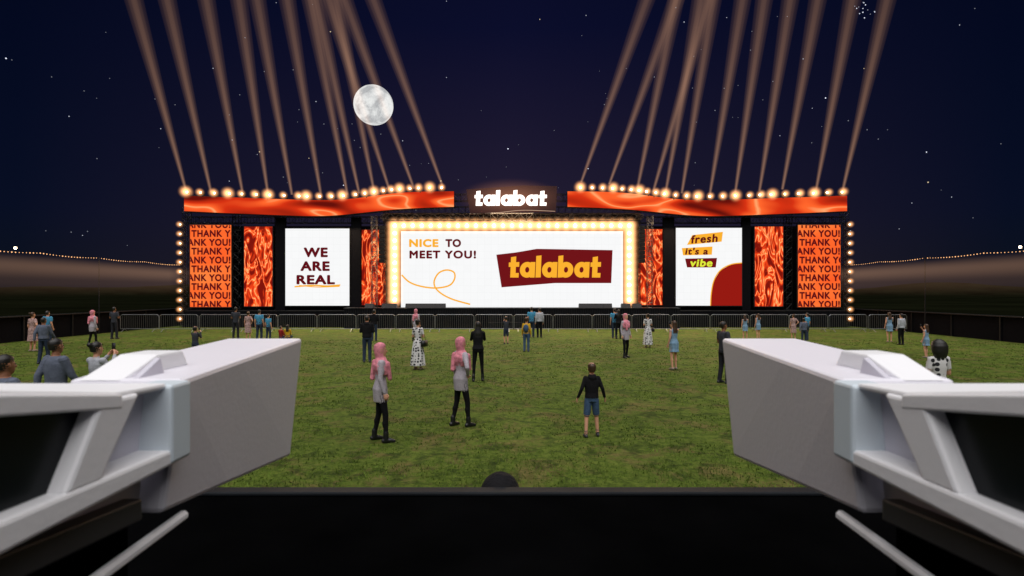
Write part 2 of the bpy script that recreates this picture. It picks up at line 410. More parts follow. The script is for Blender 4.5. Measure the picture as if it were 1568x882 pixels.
# header ribbons
tx=[282,330,380,430,475,505,535,565,600,640,695]; ty=[299.5,301.5,303,305,306.5,306.5,305,301,296,293.5,293]; by=[323,325.5,327.5,329.5,331,330.5,328,324.5,321,318.5,316.5]
mir=lambda x:869+(695-x)*(428/413)
headers=[]
for sgn in(0,1):
    e=empty('header_led_ribbon'); YH=37.5; mb=MB(); xs=np.linspace(282,695,90)
    tops=np.interp(xs,tx,ty); bots=np.interp(xs,tx,by)
    ker=np.ones(7)/7; tops=np.convolve(np.pad(tops,3,'edge'),ker,'valid'); bots=np.convolve(np.pad(bots,3,'edge'),ker,'valid')
    xx_=[mir(x) if sgn else x for x in xs]
    vs=[];fs=[]
    for x,t_,b_ in zip(xx_,tops,bots): vs+=[(X(x,YH),YH,Z(b_,YH)),(X(x,YH),YH,Z(t_,YH))]
    mb.add(vs,[(2*i,2*i+2,2*i+3,2*i+1) for i in range(89)],M_head)
    vs2=[(v[0],v[1]+.02,v[2]+(.05 if k%2 else -.05)) for k,v in enumerate(vs)]+[(v[0],v[1]+.35,v[2]+(.05 if k%2 else -.05)) for k,v in enumerate(vs)]; o=len(vs)
    fs=[(2*i,2*i+2,2*i+3,2*i+1) for i in range(89)]+[(o+2*i,o+2*i+2,o+2*i+3,o+2*i+1) for i in range(89)]
    fs+=[(2*i,2*i+2,o+2*i+2,o+2*i) for i in range(89)]+[(2*i+1,2*i+3,o+2*i+3,o+2*i+1) for i in range(89)]
    fs+=[(0,1,o+1,o),(178,179,o+179,o+178)]
    mb.add(vs2,fs,M_black)
    mb.obj('ribbon',e)
    headers.append((xx_,tops))
# ---------------------------------------------------------------- emissive balls painting camera bloom around the lamps
m,nt,out=newmat('lamp_bloom')
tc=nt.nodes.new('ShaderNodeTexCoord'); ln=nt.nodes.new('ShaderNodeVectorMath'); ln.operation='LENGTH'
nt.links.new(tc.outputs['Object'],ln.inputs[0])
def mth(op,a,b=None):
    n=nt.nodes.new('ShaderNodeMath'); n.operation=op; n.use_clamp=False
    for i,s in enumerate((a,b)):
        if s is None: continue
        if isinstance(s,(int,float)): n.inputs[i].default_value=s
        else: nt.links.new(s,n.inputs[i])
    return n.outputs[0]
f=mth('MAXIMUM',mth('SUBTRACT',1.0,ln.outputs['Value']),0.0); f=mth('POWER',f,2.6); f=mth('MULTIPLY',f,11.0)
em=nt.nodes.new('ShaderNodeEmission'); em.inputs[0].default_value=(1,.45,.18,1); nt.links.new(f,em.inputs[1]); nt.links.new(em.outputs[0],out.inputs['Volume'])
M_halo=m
mb=MB(); mb.ball((0,0,0),1,M_halo,16,10); halo=mb.mesh('bloom_ball',True)
def add_halo(x,y,z,r,parent): link(halo,'lamp_bloom',parent,(x,y,z),0,r)
fr=empty('marquee_bulb_frame'); YB=37.6
mb=MB()
mb.box(X(600,YB),X(968,YB),YB+.08,YB+.3,Z(351,YB),Z(340,YB),M_black)
for a_,b_ in((599.5,609.5),(958.5,968.5)): mb.box(X(a_,YB),X(b_,YB),YB+.08,YB+.3,1.45,Z(351.2,YB),M_black)
bp_=[(px,345.5) for px in np.linspace(604.5,963.5,27)]+[(px,py) for px in(604.5,963.5) for py in np.linspace(357,459,10)]
for px,py in bp_:
    mb.ball((X(px,YB),YB,Z(py,YB)),.125,M_bulb,10,7); mb.tube((X(px,YB),YB+.02,Z(py,YB)),(X(px,YB),YB+.1,Z(py,YB)),.1,M_black,8)
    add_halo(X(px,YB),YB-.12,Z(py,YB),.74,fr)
mb.obj('frame_and_bulbs',fr)
rig=empty('roof_lighting_rig')
mb=MB()
mb.box(-.16,.16,-.13,.13,0,.1,M_black); mb.box(-.17,-.13,-.05,.05,.1,.38,M_black); mb.box(.13,.17,-.05,.05,.1,.38,M_black)
mb.tube((0,.12,.3),(0,-.14,.33),.12,M_black,10,.10); mb.tube((0,-.141,.331),(0,-.15,.332),.07,M_bulb,10)
lampm=mb.mesh('moving_head_light')
def header_y(sgn,px):
    xs,ts=headers[sgn]; xs=np.array(xs); o=np.argsort(xs); return float(np.interp(px,xs[o],ts[o]))
for sgn,lst in((0,[288,309,330,352,372,393,413,436,459,471,490,508,526,545,560,574,588,600,613,628,642,659,677]),(1,[888,906,922,938,952,966,978,990,1003,1017,1033,1050,1067,1086,1105,1124,1146,1163,1180,1200,1222,1244,1266,1288])):
    for k,px in enumerate(lst):
        py=header_y(sgn,px); z=Z(py,37.6)-.08
        link(lampm,'moving_head_light',rig,(X(px,37.6),37.65,z),random.uniform(-.3,.3))
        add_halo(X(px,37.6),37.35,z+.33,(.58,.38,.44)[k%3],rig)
for px in(277.5,1299.5):
    e=empty('lamp_column'); mb=MB(); truss(mb,(X(px,37.4),37.6,0.02),(X(px,37.4),37.6,Z(340,37.4)),.25,T,None,.016)
    for k in range(11):
        py=344+14.4*k
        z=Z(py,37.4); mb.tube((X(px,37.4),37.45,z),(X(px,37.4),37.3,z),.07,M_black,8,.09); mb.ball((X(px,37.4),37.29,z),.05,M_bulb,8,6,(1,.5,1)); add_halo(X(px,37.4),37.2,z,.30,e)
    mb.obj('column_and_lamps',e)
# stage monitors
mb=MB(); mb.prism([(-.25,0),(.25,0),(.25,.2),(.02,.30),(-.12,.30)],'x',-.30,.30,M_black)
mm=mb.mesh('stage_monitor')
for px in(566,592,601,628,640,652,664,676,893,905,917,930,958,975): link(mm,'stage_monitor',None,(X(px,36.8),36.8,1.432),random.uniform(-.1,.1))
# emissive ball that paints the glow around the illuminated sign
m,nt,out=newmat('sign_glow_material')
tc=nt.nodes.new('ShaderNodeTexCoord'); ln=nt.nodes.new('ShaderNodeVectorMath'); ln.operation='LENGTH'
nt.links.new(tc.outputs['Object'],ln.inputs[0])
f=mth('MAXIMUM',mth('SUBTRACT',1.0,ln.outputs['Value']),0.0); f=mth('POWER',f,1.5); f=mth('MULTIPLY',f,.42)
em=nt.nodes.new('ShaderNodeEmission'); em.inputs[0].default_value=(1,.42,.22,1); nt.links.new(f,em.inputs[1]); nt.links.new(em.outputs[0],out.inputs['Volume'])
mb=MB(); mb.ball((0,0,0),1,m,20,14); me=mb.mesh('sign_glow',True)
link(me,'sign_glow',sign_e,(X(782,37.2),37.1,Z(304,37.2)),0,(4.0,.8,1.5))

# ================================================================= LIGHT BEAMS
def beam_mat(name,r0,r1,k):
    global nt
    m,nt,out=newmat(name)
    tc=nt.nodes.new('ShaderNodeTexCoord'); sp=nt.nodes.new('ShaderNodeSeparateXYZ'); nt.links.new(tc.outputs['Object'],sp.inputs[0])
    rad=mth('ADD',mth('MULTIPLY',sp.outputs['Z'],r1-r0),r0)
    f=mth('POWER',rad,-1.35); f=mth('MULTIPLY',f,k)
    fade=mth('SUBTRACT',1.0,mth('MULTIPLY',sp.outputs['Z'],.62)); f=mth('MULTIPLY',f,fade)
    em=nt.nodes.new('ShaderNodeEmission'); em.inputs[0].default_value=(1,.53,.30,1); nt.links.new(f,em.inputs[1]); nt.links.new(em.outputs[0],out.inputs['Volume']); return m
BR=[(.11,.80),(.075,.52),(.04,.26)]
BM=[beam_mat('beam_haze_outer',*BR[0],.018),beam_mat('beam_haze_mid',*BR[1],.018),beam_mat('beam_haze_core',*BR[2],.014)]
def beam(px0,py0,px1):
    p0=Vector((X(px0,37.5),37.5,Z(py0+6,37.5))); Y1=35.5; p1=Vector((X(px1,Y1),Y1,Z(0,Y1))); d=(p1-p0); L=d.length*1.45; d.normalize()
    for (r0,r1),M_ in zip(BR,BM):
        mb=MB(); n=20; vs=[];
        for k in range(2):
            rr=r0 if k==0 else r1
            for i in range(n): a=2*math.pi*i/n; vs.append((rr*math.cos(a),rr*math.sin(a),k))
        mb.add(vs,[(i,(i+1)%n,(i+1)%n+n,i+n) for i in range(n)]+[tuple(range(n-1,-1,-1)),tuple(range(n,2*n))],M_)
        o=mb.obj('light_beam',rig); o.location=p0; o.rotation_mode='QUATERNION'; o.rotation_quaternion=d.to_track_quat('Z','Y'); o.scale=(1,1,L)
for a_,b_,c_ in zip([284,323,371,410,447,492,532,550,573,596,634,678],[283,288,287,289,292,296,292,290,288,284,283,280],[205,256,316,366,394,440,475,484,515,503,528,572]): beam(a_,b_,c_)
for a_,b_,c_ in zip([890,933,975,1000,1019,1044,1087,1126,1163,1198,1250,1291],[273,276,288,288,290,290,291,288,286,284,283,283],[990,1035,1035,1085,1072,1092,1137,1170,1210,1252,1305,1358]): beam(a_,b_,c_)
# self-glowing boxes painting the wash-light beams at the sides
m,nt,out=newmat('side_beam_glow')
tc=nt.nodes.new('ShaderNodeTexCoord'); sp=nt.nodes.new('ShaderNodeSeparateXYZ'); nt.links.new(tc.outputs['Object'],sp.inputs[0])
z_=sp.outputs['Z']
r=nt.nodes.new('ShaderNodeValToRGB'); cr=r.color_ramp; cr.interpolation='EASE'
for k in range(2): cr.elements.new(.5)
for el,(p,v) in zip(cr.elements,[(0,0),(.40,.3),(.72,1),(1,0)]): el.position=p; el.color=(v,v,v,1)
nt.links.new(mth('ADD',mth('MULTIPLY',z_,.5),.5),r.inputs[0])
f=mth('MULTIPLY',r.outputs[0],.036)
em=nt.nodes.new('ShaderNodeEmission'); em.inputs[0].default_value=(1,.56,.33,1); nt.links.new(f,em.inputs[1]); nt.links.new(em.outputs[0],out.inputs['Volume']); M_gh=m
for sgn in(-1,1):
    mb=MB(); mb.box(-1,1,-1,1,-1,1,M_gh); o=mb.obj('side_glow'); o.location=(24.6*sgn,23,3.35); o.scale=(1.0,16,1.15)

# ================================================================= MOON, STARS, SKY
m,nt,out=newmat('moon_surface')
tc=nt.nodes.new('ShaderNodeTexCoord')
c1=ramp(noise(1.3,6,.6,.3),[(.38,(.50,.51,.52,1)),(.52,(.86,.87,.86,1)),(.75,(1,1,.98,1))])
c2=ramp(noise(8,8,.75),[(.3,(.84,.84,.84,1)),(.6,(1.04,1.04,1.04,1))])
vo=nt.nodes.new('ShaderNodeTexVoronoi'); vo.inputs['Scale'].default_value=6; nt.links.new(tc.outputs['Object'],vo.inputs['Vector'])
c3=ramp(vo.outputs['Distance'],[(.03,(1.2,1.2,1.2,1)),(.13,(.98,.98,.98,1))])
cc=mixc(1.0,mixc(1.0,c1,c2,'MULTIPLY'),c3,'MULTIPLY')
em=nt.nodes.new('ShaderNodeEmission'); em.inputs[1].default_value=.95; nt.links.new(cc,em.inputs[0]); nt.links.new(em.outputs[0],out.inputs['Surface'])
mb=MB(); mb.ball((0,0,0),1,m,48,32); o=mb.obj('moon',smooth=True); o.location=(X(572,600),600,Z(161,600)); o.scale=(22.2,)*3; o.rotation_euler=(.4,.6,.9)
M_star=[emis('star_white',(.8,.85,1,1),s) for s in(.22,.55,1.3)]+[emis('star_warm',(1,.8,.5,1),.7)]
mb=MB()
for k in range(620):
    az=math.radians(random.uniform(-75,75)); el=math.radians(random.uniform(3,60)); R=900
    p=(R*math.sin(az)*math.cos(el),R*math.cos(az)*math.cos(el),R*math.sin(el))
    t=random.random(); mm_=M_star[0] if t<.6 else M_star[1] if t<.85 else M_star[2] if t<.95 else M_star[3]
    mb.ball(p,random.uniform(.45,.85)*(1.2 if t>.85 else 1),mm_,6,4)
for k in range(14):
    p=(X(1325+random.gauss(0,9),900),900,Z(12+random.gauss(0,8),900)); mb.ball(p,random.uniform(.5,.95),M_star[random.choice((1,2))],6,4)
mb.obj('stars')
w=bpy.data.worlds.new('World'); scene.world=w; w.use_nodes=True; nt=w.node_tree; nt.nodes.clear()
out=nt.nodes.new('ShaderNodeOutputWorld'); bg=nt.nodes.new('ShaderNodeBackground'); nt.links.new(bg.outputs[0],out.inputs[0])
tc=nt.nodes.new('ShaderNodeTexCoord'); sp=nt.nodes.new('ShaderNodeSeparateXYZ'); nt.links.new(tc.outputs['Generated'],sp.inputs[0])
base=ramp(sp.outputs['Z'],[(0,lin(9,15,26)),(.12,lin(6,12,33)),(.35,lin(3,8,30)),(.7,lin(2,5,22))])
glow=ramp(sp.outputs['Z'],[(0,lin(44,35,46)),(.18,lin(33,27,48)),(.45,lin(11,13,42)),(.8,lin(4,7,28))])
az=mth('DIVIDE',mth('ABSOLUTE',sp.outputs['X']),mth('MAXIMUM',sp.outputs['Y'],.02))
azr=ramp(az,[(0.0,(1,1,1,1)),(.35,(.6,.6,.6,1)),(.95,(0,0,0,1))])
col=mixc(azr,base,glow)
sky=nt.nodes.new('ShaderNodeTexSky'); sky.sky_type='NISHITA'; sky.sun_disc=False; sky.sun_elevation=math.radians(60); sky.sun_rotation=math.radians(180)
sk=nt.nodes.new('ShaderNodeVectorMath'); sk.operation='SCALE'; sk.inputs['Scale'].default_value=.0002; nt.links.new(sky.outputs[0],sk.inputs[0])
col=mixc(1.0,col,sk.outputs[0],'ADD')
nt.links.new(col,bg.inputs[0]); bg.inputs[1].default_value=1.0
sd=bpy.data.lights.new('sun','SUN'); sd.energy=3.6; sd.angle=math.radians(85); sd.color=(1,.98,.97)
so=bpy.data.objects.new('sun',sd); scene.collection.objects.link(so); so.rotation_euler=(math.radians(22),0,0); so.location=(0,-10,30)
for x in(-12,0,12):
    ld=bpy.data.lights.new('added_bulb_spill','AREA'); ld.energy=700; ld.size=3; ld.color=(1,.70,.42)  # added area lamps for the warm spill of the stage bulbs
    lo=bpy.data.objects.new('added_bulb_spill',ld); scene.collection.objects.link(lo); lo.location=(x,36.6,Z(318,36.6)); lo.rotation_euler=(math.radians(-40),0,0)

# ================================================================= FOH PLATFORM + FIXTURES
ZP=1.69
mb=MB(); mb.box(-3.2,3.2,-2.5,2.13,ZP-.06,ZP,M_foh); mb.box(-3.15,3.15,-2.45,2.10,0,ZP-.062,M_drape)
mb.box(-3.2,3.2,2.07,2.132,ZP+.001,ZP+.018,mat('platform_lit_edge',(.010,.012,.015),.6,0,spec=.2))  # lighter strip paints the lit front edge of the platform
mb.obj('control_platform',bevel=.006)
W=mat('white_fixture_plastic',(.88,.875,.90),.5,0,.015,3,.03,90,spec=.4); WS=mat('white_fixture_shell',(.80,.78,.85),.5,0,.02,2,.03,90,spec=.4); WD=mat('grey_fixture_panel',(.62,.60,.68),.5,0,.04,3)
WB=mat('fixture_edge_trim',(.66,.74,.80),.4,0,.03,3); G=mat('fixture_lens_glass',(.003,.005,.007),.3,0,.1,spec=.2); VG=mat('vent_grey',(.03,.03,.034),.5)
def fixture(sg):
    e=empty('moving_head_spotlight')
    def hull(name,secs,m,bev=.009):
        mb=MB(); vs=[]
        for (y,a1,a2,b1,b2,zt,zb) in secs: vs+=[(a1,y,H-zt),(a2,y,H-zb),(b2,y,H-zb),(b1,y,H-zt)]
        fs=[(3,2,1,0),tuple(4*(len(secs)-1)+i for i in range(4))]
        for k in range(len(secs)-1):
            for i in range(4): fs.append((4*k+i,4*k+(i+1)%4,4*k+4+(i+1)%4,4*k+4+i))
        mb.add([(x*(-sg),y,z) for x,y,z in vs],fs,m); o=mb.obj(name,e,bevel=bev); return o
    def px(name,pts,x0,x1,m,bev=.005):
        mb=MB(); mb.prism([(y,H-z) for y,z in pts],'x',x0*(-sg),x1*(-sg),m); return mb.obj(name,e,bevel=bev)
    hull('head_front_shell',[(.84,-.530,-.562,-.715,-.70,.140,.356),(1.10,-.568,-.600,-.79,-.78,.140,.404),(1.60,-.642,-.678,-.872,-.86,.140,.50)],WS)
    hull('head_rear_shell',[(.25,-.555,-.572,-1.0,-.98,.075,.30),(.54,-.555,-.572,-1.0,-.98,.120,.30),(.81,-.560,-.578,-1.0,-.98,.146,.345)],WD,.004)
    hull('top_cover',[(.25,-.525,-.525,-1.02,-1.02,.048,.070),(.54,-.525,-.525,-1.02,-1.02,.101,.118),(.70,-.528,-.528,-1.02,-1.02,.133,.144),(.80,-.528,-.528,-1.0,-1.0,.1385,.148)],W,.004)
    px('corner_ridge',[(.795,.141),(.845,.141),(.845,.262),(.795,.262)],-.518,-.575,WB)
    px('lower_rail',[(.25,.228),(.62,.236),(.79,.240),(.845,.243),(.845,.264),(.54,.268),(.25,.27)],-.520,-.585,W)
    px('window_strut',[(.665,.139),(.735,.141),(.665,.240),(.610,.238)],-.522,-.575,W)
    px('lens_window',[(.25,.088),(.556,.130),(.664,.150),(.622,.236),(.25,.228)],-.545,-.575,G,.002)
    px('upper_bezel',[(.25,.052),(.54,.105),(.70,.136),(.70,.156),(.54,.128),(.25,.082)],-.521,-.575,W,.003)
    px('side_vent',[(.45,.270),(.775,.305),(.775,.338),(.45,.308)],-.548,-.60,VG,.003)
    px('carry_handle',[(.84,.142),(.93,.110),(1.0,.110),(1.02,.142)],-.630,-.700,W,.004)
    px('handle_fin',[(.845,.142),(.905,.112),(.915,.142)],-.608,-.618,WD,.002)
    mb=MB()
    mb.tube((-.57*-sg,.55,H-.398),(-.585*-sg,.93,H-.396),.009,W,8)
    mb.obj('yoke_rail',e)
    mb=MB()
    a_,b_=sorted((-.60*-sg,-.95*-sg)); mb.box(a_,b_,.45,1.0,ZP+.001,ZP+.16,M_foh)
    a_,b_=sorted((-.62*-sg,-.80*-sg)); mb.box(a_,b_,.62,.85,ZP+.161,H-.34,M_foh)
    mb.obj('base_and_yoke',e,bevel=.01)
fixture(-1) ; fixture(1)

# ================================================================= PEOPLE
class Fig:
    def __init__(s): s.v=[];s.f=[];s.t=[]
    def _rings(s,rings,tag,n):
        o=len(s.v)
        for R in rings: s.v+=R; s.t+=[tag]*n
        for k in range(len(rings)-1):
            for i in range(n): s.f.append((o+k*n+i,o+k*n+(i+1)%n,o+(k+1)*n+(i+1)%n,o+(k+1)*n+i))
        s.f.append(tuple(o+i for i in range(n-1,-1,-1))); q=o+(len(rings)-1)*n; s.f.append(tuple(q+i for i in range(n)))
    def limb(s,pts,rad,tag,n=12,flat=1.0):
        P=[Vector(p) for p in pts]; Q=[];R=[]
        d0=(P[0]-P[1]).normalized(); d1=(P[-1]-P[-2]).normalized()
        for t in(.9,.55): Q.append(P[0]+d0*rad[0]*t); R.append(rad[0]*math.sqrt(1-t*t))
        for i in range(len(P)-1):
            k=max(1,int((P[i+1]-P[i]).length/.02))
            for j in range(k): t=j/k; Q.append(P[i].lerp(P[i+1],t)); R.append(rad[i]*(1-t)+rad[i+1]*t)
        Q.append(P[-1]);R.append(rad[-1])
        for t in(.55,.9): Q.append(P[-1]+d1*rad[-1]*t); R.append(rad[-1]*math.sqrt(1-t*t))
        rings=[]
        for i,q in enumerate(Q):
            d=(Q[min(i+1,len(Q)-1)]-Q[max(i-1,0)]).normalized()
            u=Vector((1,0,0)) if abs(d.x)<.9 else Vector((0,1,0)); u=(u-d*u.dot(d)).normalized(); w=d.cross(u)
            rings.append([q+u*math.cos(2*math.pi*k/n)*R[i]*flat+w*math.sin(2*math.pi*k/n)*R[i] for k in range(n)])
        s._rings(rings,tag,n)
    def stack(s,L,tag,n=24,fold=0):
        L=sorted(L); rings=[]
        zs=[L[0][0]]
        for i in range(len(L)-1):
            k=max(1,int((L[i+1][0]-L[i][0])/.02)); zs+=[L[i][0]+(L[i+1][0]-L[i][0])*(j+1)/k for j in range(k)]
        A=np.array(L)
        for z in zs:
            cx,cy,rx,ry=[float(np.interp(z,A[:,0],A[:,c])) for c in(1,2,3,4)]
            fo=fold*max(0,(L[-1][0]-z))/(L[-1][0]-L[0][0]+1e-6)
            rings.append([Vector((cx+rx*(1+fo*math.sin(7*2*math.pi*k/n))*math.cos(2*math.pi*k/n),cy+ry*(1+fo*math.sin(7*2*math.pi*k/n))*math.sin(2*math.pi*k/n),z)) for k in range(n)])
        s._rings(rings,tag,n)
SK=mat('skin_light',lin(205,150,122),.55,0,.06); SKD=mat('skin_brown',lin(140,92,66),.55,0,.06)
HB=mat('hair_black',(.010,.008,.007),.5,0,.4,40); HBR=mat('hair_brown',(.045,.020,.009),.5,0,.4,40)
def cloth(n,rgb,var=.18): return mat(n,lin(*rgb),.9,0,var,14,.5,45,spec=.2)
C=dict(pink=cloth('scarf_pink',(214,132,146),.35),greydress=cloth('dress_pale_grey',(168,160,168),.1),black=cloth('cloth_black',(20,19,22)),leg=cloth('leggings_black',(14,14,16)),
 denim=cloth('denim',(62,84,112)),jean=cloth('jeans_dark',(44,54,72)),blue=cloth('shirt_blue',(70,140,175)),lblue=cloth('denim_dress',(120,150,176)),grey=cloth('tshirt_grey',(55,57,64)),
 suit=cloth('suit_grey',(92,98,114)),yellow=cloth('shirt_yellow',(205,160,40)),floral=cloth('dress_floral',(165,135,130),.5),jacket=cloth('jacket_pale',(170,172,180)),trou=cloth('trousers_charcoal',(40,40,46)),
 boot=mat('boot_leather',(.01,.01,.011),.4),shoe=mat('shoe_tan',(.25,.2,.16),.6),sneak=mat('sneaker',(.03,.03,.035),.6),red=cloth('shirt_red',(150,40,40)))
m,nt,out=newmat('polka_dot_cloth'); b=nt.nodes.new('ShaderNodeBsdfPrincipled'); b.inputs['Roughness'].default_value=.9
tc=nt.nodes.new('ShaderNodeTexCoord'); vo=nt.nodes.new('ShaderNodeTexVoronoi'); vo.inputs['Scale'].default_value=11; vo.inputs['Randomness'].default_value=.45
nt.links.new(tc.outputs['Object'],vo.inputs['Vector']); nt.links.new(ramp(vo.outputs['Distance'],[(.36,(.015,.015,.018,1)),(.42,(.62,.60,.60,1))]),b.inputs['Base Color']); nt.links.new(b.outputs[0],out.inputs['Surface']); C['polka']=m
M_eye=mat('eye',(.015,.012,.01),.2); M_lip=mat('lips',(.28,.08,.07),.5)
def person_mesh(name,fem=True,hair='long',hairm=None,skin=None,top='black',bottom='leg',shoe='boot',sleeve='long',skirt=None,skirtm=None,legs='slim',pose='relax',stance=0.0,scarf=None,sit=False,bulk=0,extra=None,child=False,wide=0):
    F_=Fig(); hairm=hairm or HB; skin=skin or SK
    tags=['skin','top','bottom','shoe','hair','skirt','scarf']
    mats=[skin,C[top],(skin if bottom=='bare' else C[bottom]),C[shoe],hairm,C[skirtm or top],C[scarf or 'pink']]
    D=-.78 if sit else 0
    sh=.150 if fem else .172
    if child: sh=.155
    def v(x,y,z): return (x,y,z+D)
    b_=bulk
    if fem: tor=[(.84,0,-.01,.155,.11),(.93,0,-.015,.162,.118),(1.05,0,0,.122,.092),(1.12,0,.0,.122,.092),(1.25,0,.012,.142,.115),(1.33,0,0,.142,.10),(1.40,0,-.01,.115,.075),(1.44,0,-.01,.05,.05)]
    else: tor=[(.84,0,-.005,.150,.112),(.93,0,-.005,.155,.115),(1.05,0,0,.142,.106),(1.2,0,.0,.158,.116),(1.32,0,0,.165,.113),(1.39,0,-.01,.140,.09),(1.44,0,-.01,.06,.06)]
    lo=[t for t in tor if t[0]<=1.05]; hi=[(t[0]+D,t[1],t[2],t[3]+b_,t[4]+b_) for t in tor if t[0]>=.93]
    F_.stack([(t[0]+D,)+t[1:] for t in lo],'bottom' if not skirt else 'skirt'); F_.stack(hi,'top')
    F_.limb([v(0,-.012,1.40),v(0,.005,1.52)],[.052,.045] if fem else [.06,.052],'skin')
    hd=[(1.475,0,.045,.022,.025),(1.495,0,.03,.045,.055),(1.53,0,.015,.060,.078),(1.575,0,.003,.070,.091),(1.62,0,-.003,.072,.093),(1.665,0,-.008,.060,.078),(1.69,0,-.01,.035,.045),(1.70,0,-.01,.012,.015)]
    if child: hd=[(a*1.0+(a-1.475)*.18,c,y,rx*1.14,ry*1.12) for a,c,y,rx,ry in hd]
    F_.stack([(h[0]+D,)+h[1:] for h in hd],'skin',20)
    F_.limb([v(0,.088,1.60),v(0,.108,1.562)],[.010,.014],'skin',8)
    for s_ in(-1,1): F_.limb([v(s_*.073*(1.13 if child else 1),-.002,1.60),v(s_*.075*(1.12 if child else 1),0,1.565)],[.016,.012],'skin',8)
    k=1.17 if child else 1.0
    if hair!='hijab':
        F_.stack([(z+D+(.03 if child and z>1.6 else 0),0,y*k,rx*k,ry*k) for z,y,rx,ry in((1.535,-.052,.050,.045),(1.585,-.035,.075,.072),(1.63,-.022,.083,.094),(1.67,-.012,.078,.096),(1.70,-.01,.058,.070),(1.722,-.01,.024,.028))],'hair',20)
    if hair=='long': F_.stack([(1.28+D,0,-.085,.075,.028),(1.38+D,0,-.085,.092,.038),(1.50+D,0,-.058,.088,.05),(1.62+D,0,-.03,.083,.07)],'hair',20)
    if hair=='bun': F_.limb([v(0,-.11,1.66),v(0,-.125,1.67)],[.045,.04],'hair')
    if hair=='big': F_.stack([(1.42+D,0,-.04,.10,.07),(1.52+D,0,-.03,.13,.10),(1.62+D,0,-.02,.13,.115),(1.69+D,0,-.01,.10,.10),(1.74+D,0,-.01,.04,.04)],'hair',20)
    if hair=='hijab':
        F_.stack([(z+D,0,y,rx,ry) for z,y,rx,ry in((1.44,-.01,.075,.080),(1.50,-.018,.078,.082),(1.56,-.026,.086,.090),(1.62,-.022,.090,.104),(1.67,-.016,.084,.102),(1.705,-.012,.062,.076),(1.728,-.01,.026,.032))],'scarf',22)
        F_.stack([(1.17+D,0,.03,.150,.125),(1.26+D,0,.012,.180,.142),(1.34+D,0,0,.190,.135),(1.40+D,0,0,.150,.115),(1.43+D,0,0,.105,.10),(1.47+D,0,0,.075,.085)],'scarf',28,.10)
        F_.limb([v(.09,.10,1.36),v(.07,.145,1.10)],[.05,.040],'scarf'); F_.limb([v(-.10,-.09,1.38),v(-.09,-.13,1.10)],[.05,.045],'scarf')
    if extra=='hood':
        F_.stack([(1.36+D,0,-.085,.07,.045),(1.41+D,0,-.075,.105,.065),(1.46+D,0,-.05,.098,.07),(1.485+D,0,-.04,.078,.055)],'top',22)
    fingers=[]
    P={'relax':[((.045,-.03,-.27),(.065,.04,-.51))]*2,'out':[((.10,-.04,-.25),(.17,.04,-.46))]*2,
       'fold':[((.06,.01,-.26),(-.06,.20,-.22))]*2,'phone':[((.05,.14,-.20),(-.07,.27,.06))]*2,
       'hip':[((.15,-.06,-.22),(.03,.04,-.38)),((.05,-.02,-.27),(.07,.05,-.51))],'onephone':[((.05,.14,-.20),(-.06,.24,.08)),((.045,-.02,-.27),(.065,.05,-.50))],
       'walk':[((.05,.09,-.26),(.06,.22,-.44)),((.05,-.11,-.25),(.06,-.12,-.50))],'sit':[((.06,.08,-.26),(.02,.30,-.36))]*2}[pose]
    ar=.046 if (fem or child) else .054
    for s_,(e_,w_) in zip((1,-1),P):
        S=Vector((s_*(sh-.005),-.005,1.385+D)); E=Vector((S.x+s_*e_[0],S.y+e_[1],S.z+e_[2])); Wr=Vector((S.x+s_*w_[0],S.y+w_[1],S.z+w_[2]))
        ss={'long':1.25,'short':1.25,'none':1.0}[sleeve]
        if sleeve=='long':
            F_.limb([S,E,Wr.lerp(E,.06)],[ar*ss*1.02,ar*.95,ar*.74],'top')
        else:
            F_.limb([S,E,Wr],[ar*.95,ar*.78,ar*.52],'skin')
            F_.limb([S,S.lerp(E,.62 if sleeve=='short' else .12)],[ar*ss*1.05,ar*1.12],'top')
        d=(Wr-E).normalized(); hb=Wr+d*.085
        F_.limb([Wr-d*.02,Wr+d*.03,hb],[ar*.48,.034,.030],'skin',10,.62)
        fw=Vector((0,1,0)); fw=(fw-d*fw.dot(d)).normalized() if abs(d.y)<.95 else Vector((0,0,1)); inn=d.cross(fw)*(1 if d.cross(fw).x*(-s_)>0 else -1)
        for j,(off,ln) in enumerate(((.027,.070),(.009,.080),(-.009,.074),(-.026,.058))):
            a=hb+fw*off-d*.02; p1=a+d*ln*.5+inn*.004; p2=p1+(d*.8+inn*.6).normalized()*ln*.45; fingers.append(([a,p1,p2],[.0095,.009,.007]))
        a=Wr+d*.03+fw*.022; fingers.append(([a,a+(d*.7+fw*.7).normalized()*.035,a+(d*.95+fw*.35).normalized()*.065],[.012,.011,.009]))
        if pose in('phone','onephone') and s_==1: ph=Wr+d*.12
    lw={'slim':(.080,.052,.036),'trouser':(.090,.066,.056),'shorts':(.078,.050,.036),'bare':(.076,.048,.033)}[legs]
